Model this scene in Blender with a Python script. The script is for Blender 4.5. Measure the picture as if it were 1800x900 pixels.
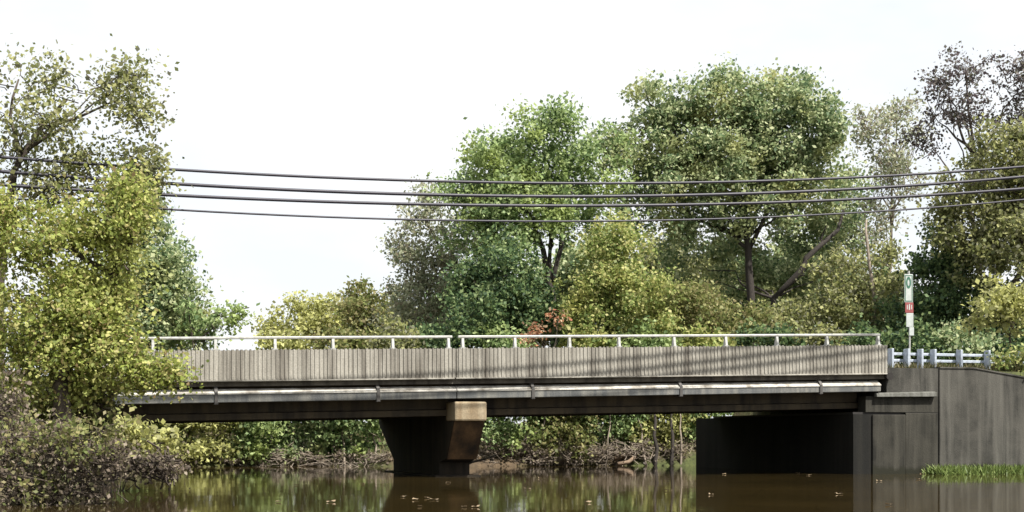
import bpy, math, random
import numpy as np
from mathutils import Vector

R = math.radians
scene = bpy.context.scene
for o in list(bpy.data.objects):
    bpy.data.objects.remove(o)
COL = scene.collection

# ------------------------------------------------------------------ camera
F, CX, HZ, CH = 2587.0, 900.0, 768.0, 1.1       # focal length, centre column, horizon row (in photo pixels), eye height
cam_d = bpy.data.cameras.new('camera')
cam = bpy.data.objects.new('camera', cam_d)
COL.objects.link(cam)
cam.location = (0, 0, CH)
cam.rotation_euler = (R(90), 0, 0)
cam_d.sensor_width = 36
cam_d.sensor_fit = 'HORIZONTAL'
cam_d.lens = 36 * F / 1800
cam_d.shift_y = (HZ - 450) / 1800
cam_d.clip_start = 0.1
cam_d.clip_end = 6000
scene.camera = cam

# ------------------------------------------------------------------ sun, sky, exposure
SUN_EL, SUN_AZ = 54, 131                         # degrees; azimuth clockwise from +Y
sd = Vector((math.sin(R(SUN_AZ)) * math.cos(R(SUN_EL)), math.cos(R(SUN_AZ)) * math.cos(R(SUN_EL)), math.sin(R(SUN_EL))))
sun_d = bpy.data.lights.new('sun', 'SUN')
sun_d.energy = 4.7
sun_d.angle = R(0.9)
sun_d.color = (1.0, 0.955, 0.88)
sun = bpy.data.objects.new('sun', sun_d)
COL.objects.link(sun)
sun.location = (20, -20, 40)
sun.rotation_euler = (-sd).to_track_quat('-Z', 'Y').to_euler()

world = bpy.data.worlds.new('World')
scene.world = world
world.use_nodes = True
wt = world.node_tree
wt.nodes.clear()
def wn(t): return wt.nodes.new(t)
wo = wn('ShaderNodeOutputWorld'); bg = wn('ShaderNodeBackground')
sky = wn('ShaderNodeTexSky'); sky.sky_type = 'NISHITA'; sky.sun_disc = False
sky.sun_elevation = R(SUN_EL); sky.sun_rotation = R(SUN_AZ)
sky.air_density = 1.0; sky.dust_density = 3.0; sky.ozone_density = 1.0
tc = wn('ShaderNodeTexCoord'); mp = wn('ShaderNodeMapping'); mp.inputs['Scale'].default_value = (1.0, 1.0, 2.4)
nz = wn('ShaderNodeTexNoise'); nz.inputs['Scale'].default_value = 3.2; nz.inputs['Detail'].default_value = 5; nz.inputs['Roughness'].default_value = 0.55
rp = wn('ShaderNodeValToRGB')
rp.color_ramp.elements[0].position = 0.36; rp.color_ramp.elements[0].color = (0.78, 0.78, 0.78, 1)
rp.color_ramp.elements[1].position = 0.56; rp.color_ramp.elements[1].color = (1, 1, 1, 1)
mx = wn('ShaderNodeMix'); mx.data_type = 'RGBA'
mx.inputs['B'].default_value = (5.0, 5.12, 5.2, 1)   # thin bright overcast, in the sky texture's own units
wt.links.new(tc.outputs['Generated'], mp.inputs['Vector'])
wt.links.new(mp.outputs[0], nz.inputs['Vector'])
wt.links.new(nz.outputs['Fac'], rp.inputs[0])
wt.links.new(rp.outputs[0], mx.inputs['Factor'])
wt.links.new(sky.outputs[0], mx.inputs['A'])
wt.links.new(mx.outputs['Result'], bg.inputs['Color'])
bg.inputs['Strength'].default_value = 0.1
wt.links.new(bg.outputs[0], wo.inputs[0])

scene.view_settings.view_transform = 'Standard'
scene.view_settings.look = 'None'
scene.view_settings.gamma = 1
scene.view_settings.exposure = 1.1
scene.render.resolution_x = 1024
scene.render.resolution_y = 512
scene.render.engine = 'CYCLES'
scene.cycles.max_bounces = 6
scene.cycles.transparent_max_bounces = 4

rng = np.random.default_rng(7)
random.seed(7)

# ------------------------------------------------------------------ coordinates
TH = math.atan(800 / F)                          # the bridge is turned away to the right by this angle
SN, CS = math.sin(TH), math.cos(TH)
D0 = 40.0
def at(x, y, Y): return Vector(((x - CX) / F * Y, Y, CH + (HZ - y) * Y / F))
def Ub(x, v=0.0):
    s = (x - CX) / F
    return (D0 * s + v * (SN + s * CS)) / (CS - s * SN)
def Yb(u, v=0.0): return D0 + u * SN + v * CS
def Zb(x, y, v=0.0): return CH + (HZ - y) * Yb(Ub(x, v), v) / F
def b2w(u, v, z=0.0): return Vector((u * CS - v * SN, D0 + u * SN + v * CS, z))
def w2b(X, Y):
    Y = Y - D0
    return X * CS + Y * SN, -X * SN + Y * CS
def line(xa, ya, xb, yb, v=0.0):
    ua, ub, za, zb = Ub(xa, v), Ub(xb, v), Zb(xa, ya, v), Zb(xb, yb, v)
    return lambda u: za + (zb - za) * (u - ua) / (ub - ua)
def plus(f, d): return lambda u: f(u) + d
def flat(z): return lambda u: z

# ------------------------------------------------------------------ materials
def mat(name):
    m = bpy.data.materials.new(name); m.use_nodes = True
    nt = m.node_tree
    return m, nt, nt.nodes['Principled BSDF']
def N(nt, t, **kw):
    n = nt.nodes.new(t)
    for k, v in kw.items():
        if k in n.inputs: n.inputs[k].default_value = v
        else: setattr(n, k, v)
    return n
def ramp(nt, stops):
    r = nt.nodes.new('ShaderNodeValToRGB'); e = r.color_ramp.elements
    while len(e) < len(stops): e.new(0.5)
    for i, (p, c) in enumerate(stops):
        e[i].position = p; e[i].color = (*c, 1) if len(c) == 3 else c
    return r
def noise(nt, scale, detail=4, rough=0.55, stretch=(1, 1, 1), rot=(0, 0, 0)):
    t = N(nt, 'ShaderNodeTexCoord'); m = N(nt, 'ShaderNodeMapping'); n = N(nt, 'ShaderNodeTexNoise')
    m.inputs['Scale'].default_value = stretch; m.inputs['Rotation'].default_value = rot
    n.inputs['Scale'].default_value = scale; n.inputs['Detail'].default_value = detail; n.inputs['Roughness'].default_value = rough
    nt.links.new(t.outputs['Object'], m.inputs['Vector']); nt.links.new(m.outputs[0], n.inputs['Vector'])
    return n
def mixc(nt, a, b, fac, mode='MIX'):
    m = N(nt, 'ShaderNodeMix', data_type='RGBA', blend_type=mode)
    for k, s in (('A', a), ('B', b)):
        if isinstance(s, tuple): m.inputs[k].default_value = (*s, 1)
        else: nt.links.new(s, m.inputs[k])
    if isinstance(fac, float): m.inputs['Factor'].default_value = fac
    else: nt.links.new(fac, m.inputs['Factor'])
    return m.outputs['Result']
def bump(nt, b, src, strength, dist):
    bp = N(nt, 'ShaderNodeBump', Strength=strength, Distance=dist)
    nt.links.new(src, bp.inputs['Height']); nt.links.new(bp.outputs[0], b.inputs['Normal'])

def stained(name, c1, c2, c3, streak=6.0, blot=0.8, rough=0.85, lo=0.35, hi=0.65, grain=30, tide=False):
    """weathered concrete or metal: blotches, vertical run-off streaks, grain"""
    m, nt, b = mat(name)
    n1 = noise(nt, blot, 6, 0.6); n2 = noise(nt, streak, 5, 0.6, (1, 1, 0.06)); n3 = noise(nt, grain, 3, 0.6)
    r1 = ramp(nt, [(lo, (0, 0, 0)), (hi, (1, 1, 1))]); r2 = ramp(nt, [(0.42, (0, 0, 0)), (0.68, (1, 1, 1))])
    nt.links.new(n1.outputs['Fac'], r1.inputs[0]); nt.links.new(n2.outputs['Fac'], r2.inputs[0])
    c = mixc(nt, c1, c2, r1.outputs[0]); c = mixc(nt, c, c3, r2.outputs[0])
    r3 = ramp(nt, [(0.25, (0.75, 0.75, 0.75)), (0.75, (1.2, 1.2, 1.2))]); nt.links.new(n3.outputs['Fac'], r3.inputs[0])
    c = mixc(nt, c, r3.outputs[0], 1.0, 'MULTIPLY')
    if tide:   # algae and silt left by the river up to about a hand's breadth above it
        t = N(nt, 'ShaderNodeTexCoord'); sp = N(nt, 'ShaderNodeSeparateXYZ'); nt.links.new(t.outputs['Object'], sp.inputs[0])
        ad = N(nt, 'ShaderNodeMath', operation='MULTIPLY_ADD'); ad.inputs[1].default_value = 0.5
        nt.links.new(n2.outputs['Fac'], ad.inputs[0]); nt.links.new(sp.outputs['Z'], ad.inputs[2])
        r5 = ramp(nt, [(0.40, (1, 1, 1)), (0.53, (0, 0, 0))]); nt.links.new(ad.outputs[0], r5.inputs[0])
        c = mixc(nt, c, (0.014, 0.014, 0.008), r5.outputs[0])
    nt.links.new(c, b.inputs['Base Color']); b.inputs['Roughness'].default_value = rough
    b.inputs['Specular IOR Level'].default_value = 0.25
    bump(nt, b, n3.outputs['Fac'], 0.35, 0.02)
    return m
def leaf_mat(name, cols, trans=0.48, patch=None, rough=0.55, gain=3.7, grey=0.2):
    m, nt, b = mat(name)
    g = N(nt, 'ShaderNodeNewGeometry')
    cols = [tuple(min(0.6, (k * (1 - grey) + grey * sum(c) / 3) * gain) for k in c) for c in cols]
    patch = tuple(k * gain for k in patch) if patch else None
    st = [((i + 0.5) / len(cols), c) for i, c in enumerate(cols)]
    r = ramp(nt, st)
    nt.links.new(g.outputs['Random Per Island'], r.inputs[0])
    c = r.outputs[0]
    if patch:
        n = noise(nt, 0.55, 3, 0.6); r2 = ramp(nt, [(0.5, (0, 0, 0)), (0.68, (0.85, 0.85, 0.85))])
        nt.links.new(n.outputs['Fac'], r2.inputs[0])
        c = mixc(nt, c, patch, r2.outputs[0])
    nt.links.new(c, b.inputs['Base Color']); b.inputs['Roughness'].default_value = rough
    b.inputs['Specular IOR Level'].default_value = 0.3
    t = N(nt, 'ShaderNodeBsdfTranslucent'); nt.links.new(c, t.inputs['Color'])
    ms = N(nt, 'ShaderNodeMixShader'); ms.inputs[0].default_value = trans
    out = nt.nodes['Material Output']
    nt.links.new(b.outputs[0], ms.inputs[1]); nt.links.new(t.outputs[0], ms.inputs[2]); nt.links.new(ms.outputs[0], out.inputs[0])
    return m
def plain(name, c, rough=0.5, metal=0.0, var=0.25, scale=9):
    m, nt, b = mat(name)
    n = noise(nt, scale, 5, 0.6)
    r = ramp(nt, [(0.3, tuple(k * (1 - var) for k in c)), (0.7, tuple(min(1, k * (1 + var)) for k in c))])
    nt.links.new(n.outputs['Fac'], r.inputs[0]); nt.links.new(r.outputs[0], b.inputs['Base Color'])
    b.inputs['Roughness'].default_value = rough; b.inputs['Metallic'].default_value = metal
    bump(nt, b, n.outputs['Fac'], 0.15, 0.01)
    return m

M = {}
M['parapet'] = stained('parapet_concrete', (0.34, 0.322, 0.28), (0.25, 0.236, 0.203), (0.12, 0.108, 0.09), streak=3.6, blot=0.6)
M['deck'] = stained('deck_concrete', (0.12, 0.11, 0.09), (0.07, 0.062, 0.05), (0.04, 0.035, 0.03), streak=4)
M['cap'] = stained('cap_concrete', (0.36, 0.31, 0.22), (0.26, 0.205, 0.13), (0.16, 0.11, 0.06), streak=2.5, blot=1.4)
M['rust'] = stained('rusty_concrete', (0.125, 0.075, 0.038), (0.05, 0.031, 0.017), (0.02, 0.015, 0.012), streak=2.5, blot=1.6)
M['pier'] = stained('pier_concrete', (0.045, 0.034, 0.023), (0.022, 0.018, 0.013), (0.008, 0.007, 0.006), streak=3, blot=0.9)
M['abut'] = stained('abutment_shaded_concrete', (0.010, 0.0095, 0.008), (0.006, 0.006, 0.005), (0.016, 0.015, 0.012), streak=2.2, blot=0.8)  # near black: the shade under the bridge is put into this colour
M['lit_facing'] = stained('abutment_lit_concrete', (0.026, 0.0245, 0.019), (0.008, 0.0078, 0.006), (0.048, 0.045, 0.036), streak=3.0, blot=1.5, lo=0.42, hi=0.58, tide=True)  # lighter copy of the abutment concrete for its daylit front, with stains
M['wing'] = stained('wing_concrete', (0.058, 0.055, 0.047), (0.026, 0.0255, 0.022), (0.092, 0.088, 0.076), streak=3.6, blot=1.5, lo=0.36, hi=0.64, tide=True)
M['ledge'] = stained('ledge_concrete', (0.15, 0.15, 0.135), (0.10, 0.10, 0.09), (0.07, 0.07, 0.06))
M['girder'] = stained('girder_steel', (0.085, 0.066, 0.04), (0.05, 0.04, 0.026), (0.022, 0.018, 0.014), streak=3, rough=0.7)
M['duct'] = stained('duct_sunlit_metal', (0.66, 0.64, 0.58), (0.40, 0.38, 0.34), (0.20, 0.18, 0.15), streak=3.2, blot=1.0, rough=0.55)  # pale tone carries the sunlight on the duct's top
M['duct_shaded'] = stained('duct_shaded_metal', (0.115, 0.12, 0.12), (0.075, 0.078, 0.078), (0.19, 0.185, 0.165), streak=4, blot=1.2, rough=0.6)  # darker copy of the duct metal: dimness of the upright face painted in
M['hanger'] = plain('hanger_metal', (0.07, 0.065, 0.06), 0.6, 0.2)
M['rail'] = plain('rail_metal', (0.33, 0.33, 0.31), 0.5, 0.2, 0.3)
M['guard'] = plain('guard_metal', (0.36, 0.40, 0.46), 0.5, 0.2, 0.25)
M['dark_iron'] = plain('dark_iron', (0.025, 0.022, 0.02), 0.6, 0.3)
M['wire'] = plain('wire_sheath', (0.024, 0.022, 0.034), 0.5, 0.0, 0.1)
M['white'] = plain('sign_white', (0.40, 0.43, 0.41), 0.5, 0.0, 0.15)
M['sgreen'] = plain('sign_green', (0.035, 0.12, 0.075), 0.5, 0.0, 0.1)
M['sred'] = plain('sign_red', (0.24, 0.055, 0.055), 0.5, 0.0, 0.15)
M['galv'] = plain('post_metal', (0.42, 0.42, 0.40), 0.5, 0.3)
M['bark'] = plain('bark', (0.055, 0.042, 0.032), 0.9, 0, 0.5, 14)
M['bark_dark'] = plain('bark_dark', (0.028, 0.022, 0.018), 0.9, 0, 0.5, 14)
M['bark_pale'] = plain('bark_pale', (0.20, 0.165, 0.13), 0.9, 0, 0.4, 10)
M['log'] = plain('log_wood', (0.17, 0.12, 0.08), 0.9, 0, 0.4, 8)
M['pole'] = plain('pole_wood', (0.12, 0.09, 0.065), 0.9, 0, 0.3, 12)
M['asphalt'] = plain('asphalt', (0.05, 0.05, 0.052), 0.9, 0, 0.25, 25)
M['paint'] = plain('road_paint', (0.7, 0.7, 0.68), 0.7, 0, 0.1, 12)
# leaves
M['l_yel'] = leaf_mat('leaf_yellow_green', [(0.035, 0.046, 0.010), (0.085, 0.105, 0.018), (0.125, 0.14, 0.03), (0.19, 0.185, 0.065), (0.07, 0.05, 0.022), (0.10, 0.12, 0.03)], patch=(0.11, 0.12, 0.035), gain=3.2, grey=0.08)
M['l_olive'] = leaf_mat('leaf_olive', [(0.035, 0.042, 0.012), (0.075, 0.08, 0.02), (0.11, 0.11, 0.035), (0.05, 0.05, 0.03)], gain=4.0)
M['l_green'] = leaf_mat('leaf_green', [(0.022, 0.042, 0.010), (0.045, 0.075, 0.017), (0.075, 0.11, 0.026), (0.11, 0.14, 0.045)], patch=(0.085, 0.10, 0.03), gain=4.1, grey=0.32)
M['l_mid'] = leaf_mat('leaf_mid_green', [(0.020, 0.036, 0.014), (0.042, 0.062, 0.022), (0.07, 0.088, 0.034), (0.11, 0.12, 0.058)], patch=(0.085, 0.085, 0.035), gain=4.8, grey=0.25)
M['l_dark'] = leaf_mat('leaf_dark_green', [(0.008, 0.018, 0.007), (0.018, 0.034, 0.012), (0.036, 0.06, 0.018), (0.06, 0.08, 0.026)], gain=3.9)
M['l_bright'] = leaf_mat('leaf_bright', [(0.07, 0.105, 0.02), (0.13, 0.175, 0.03), (0.20, 0.225, 0.05), (0.29, 0.275, 0.09)], patch=(0.17, 0.165, 0.045), gain=1.9)
M['l_pale'] = leaf_mat('leaf_pale_yellow', [(0.14, 0.15, 0.045), (0.22, 0.22, 0.065), (0.32, 0.29, 0.10), (0.12, 0.12, 0.05)], gain=2.2, grey=0.1)
M['l_grey'] = leaf_mat('leaf_grey', [(0.05, 0.06, 0.032), (0.09, 0.10, 0.055), (0.14, 0.145, 0.09), (0.075, 0.065, 0.042)])
M['l_brown'] = leaf_mat('leaf_brown', [(0.04, 0.030, 0.022), (0.085, 0.064, 0.046), (0.14, 0.11, 0.08), (0.08, 0.075, 0.03)], gain=2.5)
M['l_purple'] = leaf_mat('leaf_purple_brown', [(0.045, 0.033, 0.038), (0.075, 0.058, 0.06), (0.12, 0.10, 0.095), (0.07, 0.07, 0.04)], gain=1.6)
M['l_orange'] = leaf_mat('leaf_orange', [(0.20, 0.06, 0.025), (0.32, 0.14, 0.06), (0.40, 0.25, 0.14), (0.16, 0.09, 0.05)], gain=1.9)
M['l_autumn'] = leaf_mat('leaf_autumn_olive', [(0.06, 0.07, 0.018), (0.11, 0.12, 0.03), (0.18, 0.17, 0.065), (0.10, 0.08, 0.035), (0.07, 0.09, 0.022)], gain=2.1, grey=0.12)
M['grass'] = leaf_mat('grass_green', [(0.10, 0.16, 0.02), (0.17, 0.25, 0.035), (0.24, 0.32, 0.06)], 0.3, gain=0.8)
M['grass_dry'] = leaf_mat('grass_dry', [(0.13, 0.14, 0.03), (0.24, 0.21, 0.07), (0.32, 0.26, 0.12)], 0.3, gain=0.7)
M['litter'] = leaf_mat('fallen_leaf', [(0.55, 0.42, 0.26), (0.68, 0.56, 0.38), (0.45, 0.30, 0.14), (0.38, 0.36, 0.14)], 0.1, gain=0.5)

def ground_material():
    m, nt, b = mat('ground_soil')
    n1 = noise(nt, 0.35, 6, 0.6); n2 = noise(nt, 5, 6, 0.7)
    r1 = ramp(nt, [(0.42, (0.075, 0.055, 0.034)), (0.6, (0.05, 0.065, 0.018))])
    r2 = ramp(nt, [(0.3, (0.45, 0.42, 0.4)), (0.7, (1.4, 1.3, 1.15))])
    nt.links.new(n1.outputs['Fac'], r1.inputs[0]); nt.links.new(n2.outputs['Fac'], r2.inputs[0])
    nt.links.new(mixc(nt, r1.outputs[0], r2.outputs[0], 1.0, 'MULTIPLY'), b.inputs['Base Color'])
    b.inputs['Roughness'].default_value = 0.95
    bump(nt, b, n2.outputs['Fac'], 0.7, 0.08)
    return m
M['ground'] = ground_material()
def water_material():
    m, nt, b = mat('river_water')
    n0 = noise(nt, 0.18, 4, 0.6)
    r = ramp(nt, [(0.35, (0.026, 0.0185, 0.0065)), (0.65, (0.040, 0.0275, 0.0095))])
    nt.links.new(n0.outputs['Fac'], r.inputs[0]); nt.links.new(r.outputs[0], b.inputs['Base Color'])
    b.inputs['Roughness'].default_value = 0.045
    b.inputs['IOR'].default_value = 1.33
    n = noise(nt, 1.6, 4, 0.55, (1.0, 0.55, 1)); n2 = noise(nt, 0.35, 2, 0.5)
    a = N(nt, 'ShaderNodeMath', operation='MULTIPLY_ADD'); a.inputs[1].default_value = 2.2
    nt.links.new(n2.outputs['Fac'], a.inputs[0]); nt.links.new(n.outputs['Fac'], a.inputs[2])
    bump(nt, b, a.outputs[0], 0.075, 0.03)
    return m
M['water'] = water_material()

# ------------------------------------------------------------------ mesh helpers
def tag(o, label=None, cat=None, group=None, kind=None):
    if label: o['label'] = label
    if cat: o['category'] = cat
    if group: o['group'] = group
    if kind: o['kind'] = kind
    return o
def empty(name, loc=(0, 0, 0), rz=0.0, label=None, cat=None, group=None):
    o = bpy.data.objects.new(name, None); COL.objects.link(o)
    o.location = loc; o.rotation_euler = (0, 0, rz); o.empty_display_size = 0.3
    return tag(o, label, cat, group)
class MB:
    def __init__(s): s.v, s.f = [], []
    def prism(s, sec, u0, u1):
        """sec: closed ring of (v, z(u)); swept along u"""
        k, n = len(s.v), len(sec)
        for u in (u0, u1):
            for v, z in sec: s.v.append((u, v, z(u)))
        for i in range(n):
            j = (i + 1) % n
            s.f.append((k + i, k + j, k + n + j, k + n + i))
        s.f.append(tuple(range(k + n - 1, k - 1, -1))); s.f.append(tuple(range(k + n, k + 2 * n)))
        return s
    def box(s, u0, u1, v0, v1, z0, z1):
        if not callable(z0): z0 = flat(z0)
        if not callable(z1): z1 = flat(z1)
        return s.prism([(v0, z0), (v1, z0), (v1, z1), (v0, z1)], u0, u1)
    def poly(s, pts, v0, v1):
        """pts: ring of (u, z) in the u-z plane, given thickness from v0 to v1"""
        k, n = len(s.v), len(pts)
        for v in (v0, v1):
            for u, z in pts: s.v.append((u, v, z))
        for i in range(n):
            j = (i + 1) % n
            s.f.append((k + i, k + j, k + n + j, k + n + i))
        s.f.append(tuple(range(k + n - 1, k - 1, -1))); s.f.append(tuple(range(k + n, k + 2 * n)))
        return s
    def tube(s, pts, rad, seg=7, cap=True):
        pts = [Vector(p) for p in pts]
        if not hasattr(rad, '__len__'): rad = [rad] * len(pts)
        k = len(s.v)
        up = Vector((0.31, 0.17, 0.93))
        for i, p in enumerate(pts):
            t = (pts[min(i + 1, len(pts) - 1)] - pts[max(i - 1, 0)]).normalized()
            a = t.cross(up)
            if a.length < 0.05: a = t.cross(Vector((1, 0, 0)))
            a.normalize(); b = t.cross(a)
            for q in range(seg):
                an = 2 * math.pi * q / seg
                s.v.append(tuple(p + (a * math.cos(an) + b * math.sin(an)) * rad[i]))
        for i in range(len(pts) - 1):
            for q in range(seg):
                r = (q + 1) % seg
                s.f.append((k + i * seg + q, k + i * seg + r, k + (i + 1) * seg + r, k + (i + 1) * seg + q))
        if cap:
            s.f.append(tuple(range(k + seg - 1, k - 1, -1)))
            e = k + (len(pts) - 1) * seg
            s.f.append(tuple(range(e, e + seg)))
        return s
    def mesh(s, name, m, smooth=False):
        me = bpy.data.meshes.new(name)
        me.from_pydata(s.v, [], s.f); me.materials.append(m)
        import bmesh
        b = bmesh.new(); b.from_mesh(me); bmesh.ops.recalc_face_normals(b, faces=b.faces); b.to_mesh(me); b.free()
        if smooth: me.shade_smooth()
        return me
    def build(s, name, m, parent=None, smooth=False, bevel=0.0, loc=None):
        o = bpy.data.objects.new(name, s.mesh(name, m, smooth)); COL.objects.link(o)
        if parent: o.parent = parent
        if loc is not None: o.location = loc
        if bevel:
            md = o.modifiers.new('bevel', 'BEVEL'); md.width = bevel; md.segments = 2; md.limit_method = 'ANGLE'
        return o
def link_copy(o, parent=None, loc=None):
    c = o.copy(); COL.objects.link(c)
    if parent: c.parent = parent
    if loc is not None: c.location = loc
    return c

# ------------------------------------------------------------------ key lines of the bridge (heights along u)
par_top = line(330, 615, 1550, 606)
par_bot = line(320, 671.5, 1550, 658)
slab_bot = line(320, 680, 1550, 666)
rail_top = line(320, 591, 1550, 585.5, 0.12)
duct_top = line(320, 684.5, 1500, 669.5, 0.1)
duct_mid = line(320, 693, 1500, 677.5, 0.1)
duct_bot = line(320, 709, 1500, 689, 0.1)
gird_bot = line(400, 738, 1220, 723, 0.8)
UL = Ub(196, 0.8)                                # left abutment face
UA = Ub(1500, 0.15)                              # right abutment face
UE = Ub(1562)                                    # right end of deck
UW = Ub(1650, 0.15)                              # joint between abutment and wing wall
UP = Ub(800)                                     # left face of the pier
road_z = plus(par_bot, 0.22)
WING_TOP = Zb(1680, 647.5, 0.15)

# ------------------------------------------------------------------ ground, water, road
XL = ([-60, 0, 12, 21, 30, 36, 42, 48, 54, 70], [-8, -7.6, -7.6, -8.2, -9.6, -10.3, -11.2, -14, -17, -24])
XR = ([-60, 0, 30, 40, 42.5, 44, 48, 53, 60, 70], [30, 30, 30, 30, 30, 30, 30, 10.4, 10, 12])
def land(X, Y):
    wob = 0.25 * np.sin(X * 1.3 + 0.7 * Y) + 0.2 * np.sin(Y * 0.9 - X * 0.4)
    yb = 55.4 + 0.10 * X + 0.5 * np.sin(X * 0.55)
    return np.maximum(np.maximum(Y - yb, np.interp(Y, *XL) - X), X - np.interp(Y, *XR)) + wob * 0.6
def terrain(X, Y):
    X = np.asarray(X, float); Y = np.asarray(Y, float)
    d = land(X, Y)
    dp = np.maximum(d, 0); dn = np.minimum(d, 0)
    z = 0.5 * (1 - np.exp(-dp / 0.45)) + 1.0 * (1 - np.exp(-dp / 5)) + 0.8 * (1 - np.exp(-dp / 60)) - 1.3 * (1 - np.exp(dn / 1.2))
    z = z + np.where(d > 0.3, 0.09 * np.sin(1.7 * X + 0.6 * Y) * np.sin(1.1 * Y - 0.8 * X), 0)
    u, v = w2b(X, Y)
    zl = road_z(np.maximum(u, -30)) - 0.03
    el = zl - np.maximum(0, np.maximum(-0.4 - v, v - 10.4)) / 1.6
    z = np.where(u < UL - 0.6, np.maximum(z, el), z)
    topr = np.minimum(road_z(np.minimum(u, 14)) - 0.03, WING_TOP - 0.06)
    er = topr - np.maximum(0, v - 10.4) / 1.6
    z = np.where((u > UE + 0.4) & (v > 0.425), np.maximum(z, er), z)
    return z
def axis(fine, lo, hi):
    a = list(fine); s = fine[-1] - fine[-2]; x = fine[-1]
    while x < hi: s *= 1.3; x += s; a.append(x)
    s = fine[1] - fine[0]; x = fine[0]; b = []
    while x > lo: s *= 1.3; x -= s; b.append(x)
    return np.array(b[::-1] + a)
ua = axis(np.arange(-32, 32.1, 0.5), -2500, 2500)
va = axis(np.sort(np.concatenate([np.arange(-42, 42.1, 0.5), [0.4, 0.45]])), -1500, 3500)
uu, vv = np.meshgrid(ua, va, indexing='ij')
wx, wy = uu * CS - vv * SN, D0 + uu * SN + vv * CS
zz = terrain(wx, wy)
me = bpy.data.meshes.new('ground')
nu, nv = uu.shape
idx = np.arange(nu * nv).reshape(nu, nv)
fc = np.stack([idx[:-1, :-1], idx[1:, :-1], idx[1:, 1:], idx[:-1, 1:]], -1).reshape(-1, 4)
me.from_pydata(np.stack([wx, wy, zz], -1).reshape(-1, 3).tolist(), [], fc.tolist())
me.materials.append(M['ground']); me.shade_smooth()
go = bpy.data.objects.new('ground', me); COL.objects.link(go); tag(go, kind='structure', label='brown soil of the river banks')
wm = MB(); wm.v = [(-60, -80, 0), (60, -80, 0), (60, 75, 0), (-60, 75, 0)]; wm.f = [(0, 1, 2, 3)]
wo_ = wm.build('water', M['water']); tag(wo_, kind='structure', label='still brown river water with green reflections')
rd = MB()
us = [-400, -60, -30, UL, 0, UE, 14, 30, 60, 400]
for a, b in zip(us[:-1], us[1:]):
    f = lambda u: float(road_z(min(max(u, -30), 14)))
    rd.box(a, b, 1.6, 8.6, plus(f, -0.02), plus(f, 0.012))
ro = rd.build('road', M['asphalt']); ro.rotation_euler = (0, 0, TH); ro.location = (0, D0, 0); tag(ro, kind='structure')
for v in (1.85, 8.25):
    ln = MB()
    for a, b in zip(us[:-1], us[1:]):
        ln.box(a, b, v, v + 0.12, plus(f, 0.0125), plus(f, 0.016))
    lo = ln.build('road_marking', M['paint'], ro); tag(lo, kind='structure')

# ------------------------------------------------------------------ the bridge
bridge = empty('road_bridge', (0, D0, 0), TH, 'grey concrete road bridge with ribbed parapets and metal handrail crossing the brown river', 'bridge')
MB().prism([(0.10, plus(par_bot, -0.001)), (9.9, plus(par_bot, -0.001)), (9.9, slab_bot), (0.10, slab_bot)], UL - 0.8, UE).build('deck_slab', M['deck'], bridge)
# thin drip ledge that carries the foot of the parapet
for a, b in ((UL - 0.8, UP - 0.02), (UP + 0.02, UE - 0.02)):
    MB().prism([(-0.05, par_bot), (0.34, par_bot), (0.34, plus(par_bot, 0.035)), (0.0, plus(par_bot, 0.035)), (-0.05, plus(par_bot, 0.02))], a, b).build('parapet_ledge', M['parapet'], bridge)
def ribbed(a, b, v0, side):
    w = MB().prism([(v0, plus(par_bot, 0.036)), (v0 + 0.26, plus(par_bot, 0.036)), (v0 + 0.26, plus(par_top, -0.02)), (v0, plus(par_top, -0.02))], a, b)
    o = w.build('parapet', M['parapet'], bridge)
    r = MB(); n = int((b - a) / 0.112); p = (b - a) / n
    vf = v0 if side < 0 else v0 + 0.26
    for i in range(n):
        c = a + (i + 0.5) * p; h = random.uniform(-0.012, 0.008); w2 = random.uniform(-0.006, 0.006); nr = random.choice((0.0, 0.0, 0.006, 0.012))
        d1, d2 = -0.021 - 0.006 * random.random(), 0.002
        k = len(r.v)
        for z in (plus(par_bot, 0.038), plus(par_top, h)):
            for du, dv in ((-0.036 + w2 + nr, d2), (-0.024 + w2 + nr, d1), (0.024 - nr, d1), (0.036 - nr, d2)):
                r.v.append((c + du, vf - side * dv * -1 if side > 0 else vf + dv, z(c + du)))
        for q in range(3): r.f.append((k + q, k + q + 1, k + q + 5, k + q + 4))
        r.f.append((k, k + 4, k + 7, k + 3)); r.f.append((k + 4, k + 5, k + 6, k + 7)); r.f.append((k, k + 3, k + 2, k + 1))
    rb = r.build('rib', M['parapet'], o); tag(rb, kind='stuff')
    return o
for v0, side in ((0.02, -1), (9.70, 1)):
    ribbed(UL - 0.8, UP + 0.02, v0, side); ribbed(UP + 0.05, UE - 0.03, v0, side)
# girders
for v in (0.8, 2.9, 5.0, 7.1, 9.2):
    for a, b in ((UL - 0.5, UP + 0.40), (UP + 0.46, UA + 0.55)):
        g = MB()
        t, bt = slab_bot, gird_bot
        g.prism([(v, plus(bt, 0)), (v + 0.36, plus(bt, 0)), (v + 0.36, plus(bt, 0.05)), (v + 0.20, plus(bt, 0.07)), (v + 0.20, plus(t, -0.05)), (v + 0.36, plus(t, -0.03)),
                 (v + 0.36, plus(t, -0.002)), (v, plus(t, -0.002)), (v, plus(t, -0.13)), (v + 0.10, plus(t, -0.16)), (v + 0.10, plus(bt, 0.19)), (v, plus(bt, 0.16))], a, b)
        g.build('girder', M['girder'], bridge)
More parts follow.
